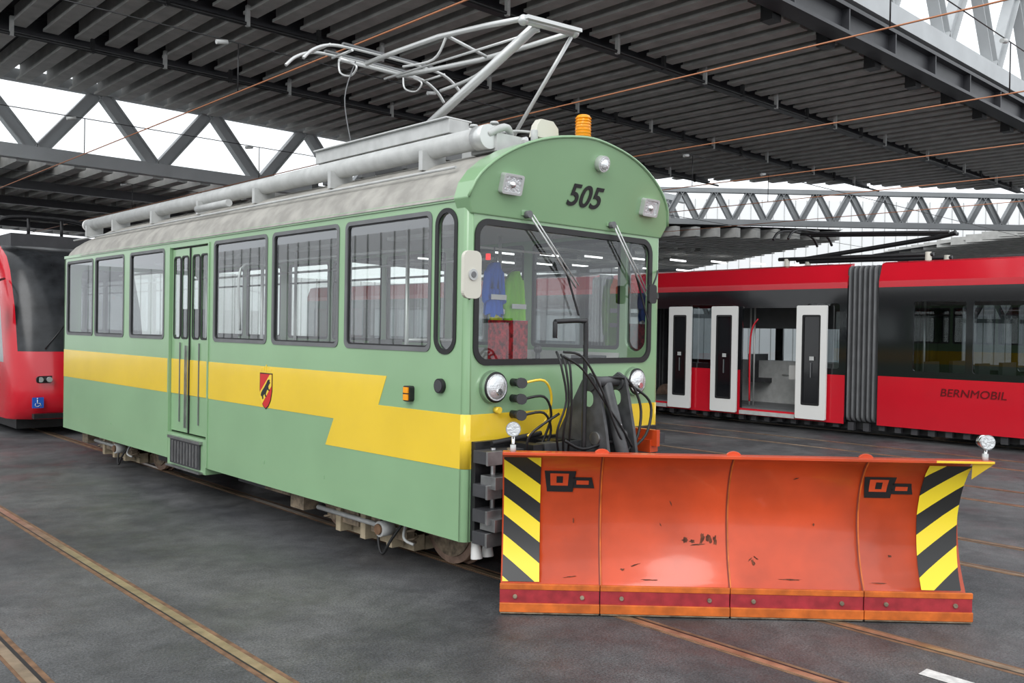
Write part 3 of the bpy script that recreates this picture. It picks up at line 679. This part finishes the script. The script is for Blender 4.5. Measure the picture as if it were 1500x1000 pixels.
b.tube([(12.7,5.2,3.6),(12.75,2.2,3.92),(12.7,1.9,4.0)],.05,BLACK,8,2)
b.tube([(12.5,1.9,3.98),(12.5,5.0,4.15)],.035,BLACK,8,1);b.tube([(12.95,1.9,3.98),(12.95,5.0,4.15)],.035,BLACK,8,1)
for y in(4.9,5.25):b.tube([(11.8,y,3.98),(12.0,y,4.15),(12.4,y,4.22),(13.1,y,4.22),(13.5,y,4.15),(13.7,y,3.98)],.03,BLACK)
for x,y in((12.3,2.2),(13.2,2.2),(12.3,5.2),(13.2,5.2)):b.cyl((x,y,3.1),(x,y,3.6),.06,CREAM)
b.done()
textobj('operator_name','BERNMOBIL',Matrix(((0,0,-1,XS-.050),(-1,0,0,1.08),(0,1,0,.95),(0,0,0,1))),.20,mat('dark_letters',(.12,.014,.016),.9,spec=.1),rt,shear=.15,off=0,ex=.004,sx=1.05)
# ---------------------------------------------------------------- RED TRAM (left, nose)
rl=empty('red_articulated_tram.001')
b=B('nose_body',rl)
f0=11.55
SGL=mat('pale_side_glass',(.30,.32,.33),.15,coat=.3)
lev=[(.28,.25),(.42,.02),(.75,-.02),(1.25,.05),(1.45,.10),(2.2,.30),(2.85,.62),(3.1,.85),(3.32,1.3)]
def ring(z,sb):
    f=f0+sb
    return [(-1.15,26),(-1.15,f+.85),(-1.14,f+.50),(-1.06,f+.28),(-.84,f+.10),(-.4,f),(.4,f),(.84,f+.10),(1.06,f+.28),(1.14,f+.50),(1.15,f+.85),(1.15,26)]
R=[[b.bm.verts.new((x,y,z)) for x,y in ring(z,sb)] for z,sb in lev]
for i in range(len(R)-1):
    zm=(lev[i][0]+lev[i+1][0])/2
    for j in range(11):
        m=RED
        if zm>1.4 and 3<=j<=7:m=SBLACK
        if 1.3<zm<2.8 and j in(0,10):m=SGL
        b.face([R[i][j],R[i][j+1],R[i+1][j+1],R[i+1][j]],m,True)
b.face(R[-1],DGREY);b.done()
b=B('nose_details',rl)
for sx in(-1,1):
    b.plate(rrect(-.16,-.06,.16,.06,.05),[],.02,T(sx*.72,f0+.03,.98)@Matrix.Rotation(-sx*.35,4,'Z')@MF,BLACK)
    for dx in(-.08,.06):b.cyl((sx*.72+dx,f0+.03,.98),(sx*.72+dx,f0-.02,.98),.045,LENS,16)
WB=mat('sign_blue',(.02,.12,.55),.4)
b.plate(rrect(-.92,.50,-.74,.68,.01),[],.01,T(0,f0+.02,0)@MF,WB)
b.tube([(-.84,f0+.01,.64),(-.84,f0+.01,.58),(-.80,f0+.01,.58),(-.78,f0+.01,.53)],.007,WHITE,6,1)
b.tube([(-.84+.035*math.cos(a),f0+.01,.555+.03*math.sin(a)) for a in[math.pi*(.7+k*.15) for k in range(9)]],.005,WHITE,6,1)
b.sphere((-.84,f0+.01,.66),.011,WHITE)
b.box(-.9,.9,f0-.03,f0+.1,.32,.40,BLACK)
b.tube([(-.7,f0+.12,1.5),(-.3,f0+.2,2.0)],.012,BLACK,6,1)
b.tube([(-1.15,f0+.9,2.7),(-1.35,f0+.6,2.6),(-1.38,f0+.6,2.3)],.02,BLACK);b.box(-1.42,-1.34,f0+.5,f0+.7,2.0,2.35,BLACK)
b.box(-.8,.8,13.5,16,3.32,3.6,DGREY);b.box(-.8,.8,17,20,3.32,3.65,MGREY)
for y in(14.2,14.5):b.tube([(-.95,y,3.75),(-.7,y,3.95),(0,y,4.0),(.7,y,3.95),(.95,y,3.75)],.03,BLACK)
b.cyl((-.3,14.3,3.6),(-.3,14.3,4.),.03,BLACK);b.cyl((.3,14.3,3.6),(.3,14.3,4.),.03,BLACK)
b.box(-1.0,1.0,12.2,26,.1,.28,BLACK)
for y in(13.5,15.3,21,23):
    for x in(-.5,.5):b.cyl((x-.05,y,.32),(x+.05,y,.32),.32,WHEEL,24)
b.done()
# ---------------------------------------------------------------- HALL ROOF
ribx=.62
def yedge(x):return min(20.0,17.0-(x-22.7)*.77)
dk=B('ceiling')
dk.poly([(-2.2,3.6,8.40),(-2.2,20,8.40),(18.8,20,8.40),(40,3.7,8.40),(40,3.6,8.40)],DECK)
dk.poly([(-2.2,3.6,8.55),(-2.2,20,8.55),(18.8,20,8.55),(40,3.7,8.55),(40,3.6,8.55)],DECK)
x=-2.1
while x<38:
    ye=yedge(x)
    for a,c in((4.15,7.45),(7.95,11.45),(11.95,15.45),(15.95,20.0)):
        c2=min(c,ye)
        if c2-a>.5:
            for w0,z0,z1 in((.07,8.06,8.40),(.15,8.0,8.06)):
                dk.box(x-w0,x+w0,a,c2,z0,z1,RIB)
    x+=ribx
dk.done()
gd=B('roof_girder')
for y in(7.7,11.7,15.7):
    xr=min(38,22.7+(17-y)/.77)
    gd.box(-2.2,xr,y-.12,y+.12,7.92,7.97,GIRD);gd.box(-2.2,xr,y-.02,y+.02,7.97,8.3,GIRD);gd.box(-2.2,xr,y-.12,y+.12,8.28,8.34,GIRD)
    gd.cyl((-2.2,y-.5,7.75),(xr,y-.5,7.75),.035,BLACK,8)
    for k in range(int((xr+2)/1.55)):gd.box(-2+k*1.55,-1.93+k*1.55,y-.54,y-.46,7.7,8.1,LGREY if k%2 else BLACK)
gd.box(-2.2,40,3.45,3.85,7.85,7.92,GIRD);gd.box(-2.2,40,3.62,3.68,7.92,8.4,GIRD);gd.box(-2.2,40,3.45,3.85,8.36,8.44,GIRD)
for k in range(20):
    gd.box(-1+k*2.07,-.96+k*2.07,3.46,3.84,7.92,8.38,GIRD);gd.box(-1+k*2.07,-.7+k*2.07,3.9,4.15,7.75,8.2,BLACK)
gd.done()
def truss(name,p0,p1,zb,zt,n,w=.34,m=TRUSS,ph=0):
    p0=Vector((p0[0],p0[1],0));p1=Vector((p1[0],p1[1],0));d=p1-p0;nrm=Vector((-d.y,d.x,0)).normalized()
    t=B(name)
    up=lambda v,z:Vector((v.x,v.y,z))
    t.beam(up(p0,zb),up(p1,zb),.3,w,m,nrm);t.beam(up(p0,zt),up(p1,zt),.3,w*.8,m,nrm)
    for i in range(n):
        a=p0+d*((i+ph)/n);c=p0+d*((i+.5+ph)/n);e=p0+d*((i+1+ph)/n)
        for q,r in((up(a,zb),up(c,zt)),(up(c,zt),up(e,zb))):
            dd=(r-q).normalized();pp=dd.cross(nrm)
            t.beam(q+pp*w*.42,r+pp*w*.42,.26,.03,m,nrm);t.beam(q-pp*w*.42,r-pp*w*.42,.26,.03,m,nrm)
            t.beam(q,r,.03,w*.84,m,nrm)
    return t.done()
truss('roof_truss',(-7.9,20.3),(29.3,20.3),6.28,8.2,12)
truss('roof_truss',(1.0,3.6),(41,3.6),8.75,11.4,13,w=.42)
truss('roof_truss',(18,25.5),(37.5,8),6.75,8.1,18,w=.24,m=TRUSS2)
# lower roof beyond
d2=B('ceiling_lower')
d2.poly([(-14,20.6,6.45),(18,24,6.65),(31.5,13.6,6.55),(45,33,6.0),(34,44,6.0),(-14,40,6.45)],DECK)
x=-13.5
while x<43:
    y0=20.7 if x<18 else (24-(x-18)*.77 if x<31.5 else 13.6+(x-31.5)*1.44)
    y1=40 if x<34 else 33+(45-x)
    for a,c in((y0,min(y0+7,y1)),(y0+7.5,y1)):
        if c-a>.4:d2.box(x-.15,x+.15,a,c,6.1,6.5,RIB)
    x+=.7
for y in(24,28,32,35.8):d2.box(-14,30,y-.1,y+.1,5.85,6.1,GIRD)
d2.done()
TUBEL=mat('fluorescent_tube',(.9,.9,.9),.5,emis=(1,1,1),es=3)
lt=B('ceiling_lamps')
for k in range(10):
    x=22+k*2.1;lt.box(x,x+1.3,29-k*1.1,29.08-k*1.1,5.75,5.83,TUBEL);lt.box(x+2,x+3.3,34-k*.9,34.08-k*.9,5.75,5.83,TUBEL)
lt.done()
d3=B('ceiling_side')
d3.poly([(37,1,7.3),(75,1,7.3),(75,26,7.3),(48,20,7.0)],DECK)
for k in range(40):
    x=38+k*.9;d3.box(x-.15,x+.15,2,min(20,4+ (x-36)*1.2),6.9,7.3,RIB)
d3.done()
truss('roof_truss',(36,43),(74,8),3.2,5.4,22,w=.3,m=TRUSS2)
# facades
wl=B('wall_far')
def facade(p0,p1,z0,z1,n):
    p0=Vector((*p0,0));p1=Vector((*p1,0));d=p1-p0;nr=Vector((-d.y,d.x,0)).normalized()
    wl.poly([(p0.x,p0.y,z0),(p1.x,p1.y,z0),(p1.x,p1.y,z1),(p0.x,p0.y,z1)],FAC)
    for i in range(n+1):
        q=p0+d*(i/n)-nr*.05;wl.beam((q.x,q.y,z0),(q.x,q.y,z1),.05,.05,LGREY,nr)
facade((-30,48),(40,48),0,5.2,60);facade((38,46),(80,6),0,12,70);facade((80,6),(80,-25),0,12,20)
wl.done()
wl=B('wall_left');facade((-16,-12),(-16,40),.0,5.5,60);wl.done()
# overhead wires
w=B('overhead_wires')
for x in(-3.33,0,3.37,6.7,9.9,12.8,16.2):
    w.cyl((x,-14,4.97),(x,47,4.97),.009,COPPER,6)
for y in(-1,6,12,19):
    w.cyl((-12,y,5.6),(30,y,5.6),.008,BLACK,6)
    for x in(-3.33,0,3.37,6.7,9.9,12.8):w.cyl((x,y,4.97),(x,y,5.6),.008,BLACK,6);w.cyl((x-.3,y,5.55),(x-.15,y,5.58),.03,LGREY,8)
w.done()
# ---------------------------------------------------------------- light
W=bpy.data.worlds.new('sky');sc.world=W;W.use_nodes=True
bg=W.node_tree.nodes['Background'];bg.inputs[0].default_value=(.93,.965,1,1);bg.inputs[1].default_value=1.5
sn=bpy.data.lights.new('sun','SUN');sn.energy=1.4;sn.angle=math.radians(35);sn.color=(1,.99,.97)
so=bpy.data.objects.new('sun',sn);COL.objects.link(so)
so.rotation_euler=Vector((.85,.45,-.75)).to_track_quat('-Z','Y').to_euler()
# ---------------------------------------------------------------- camera
a=math.radians(43.0);p=math.radians(.707);r=math.radians(.985)
Fv=Vector((math.sin(a)*math.cos(p),math.cos(a)*math.cos(p),-math.sin(p)))
Rv=Vector((math.cos(a),-math.sin(a),0));Uv=Rv.cross(Fv)
c,s=math.cos(r),math.sin(r)
R2=Rv*c+Uv*s;U2=Uv*c-Rv*s
cam=bpy.data.cameras.new('camera');cam.sensor_width=36;cam.lens=1305/1500*36;cam.clip_end=300
co=bpy.data.objects.new('camera',cam);COL.objects.link(co)
co.matrix_world=Matrix(((R2.x,U2.x,-Fv.x,-5.25),(R2.y,U2.y,-Fv.y,-4.91),(R2.z,U2.z,-Fv.z,1.95),(0,0,0,1)))
sc.camera=co
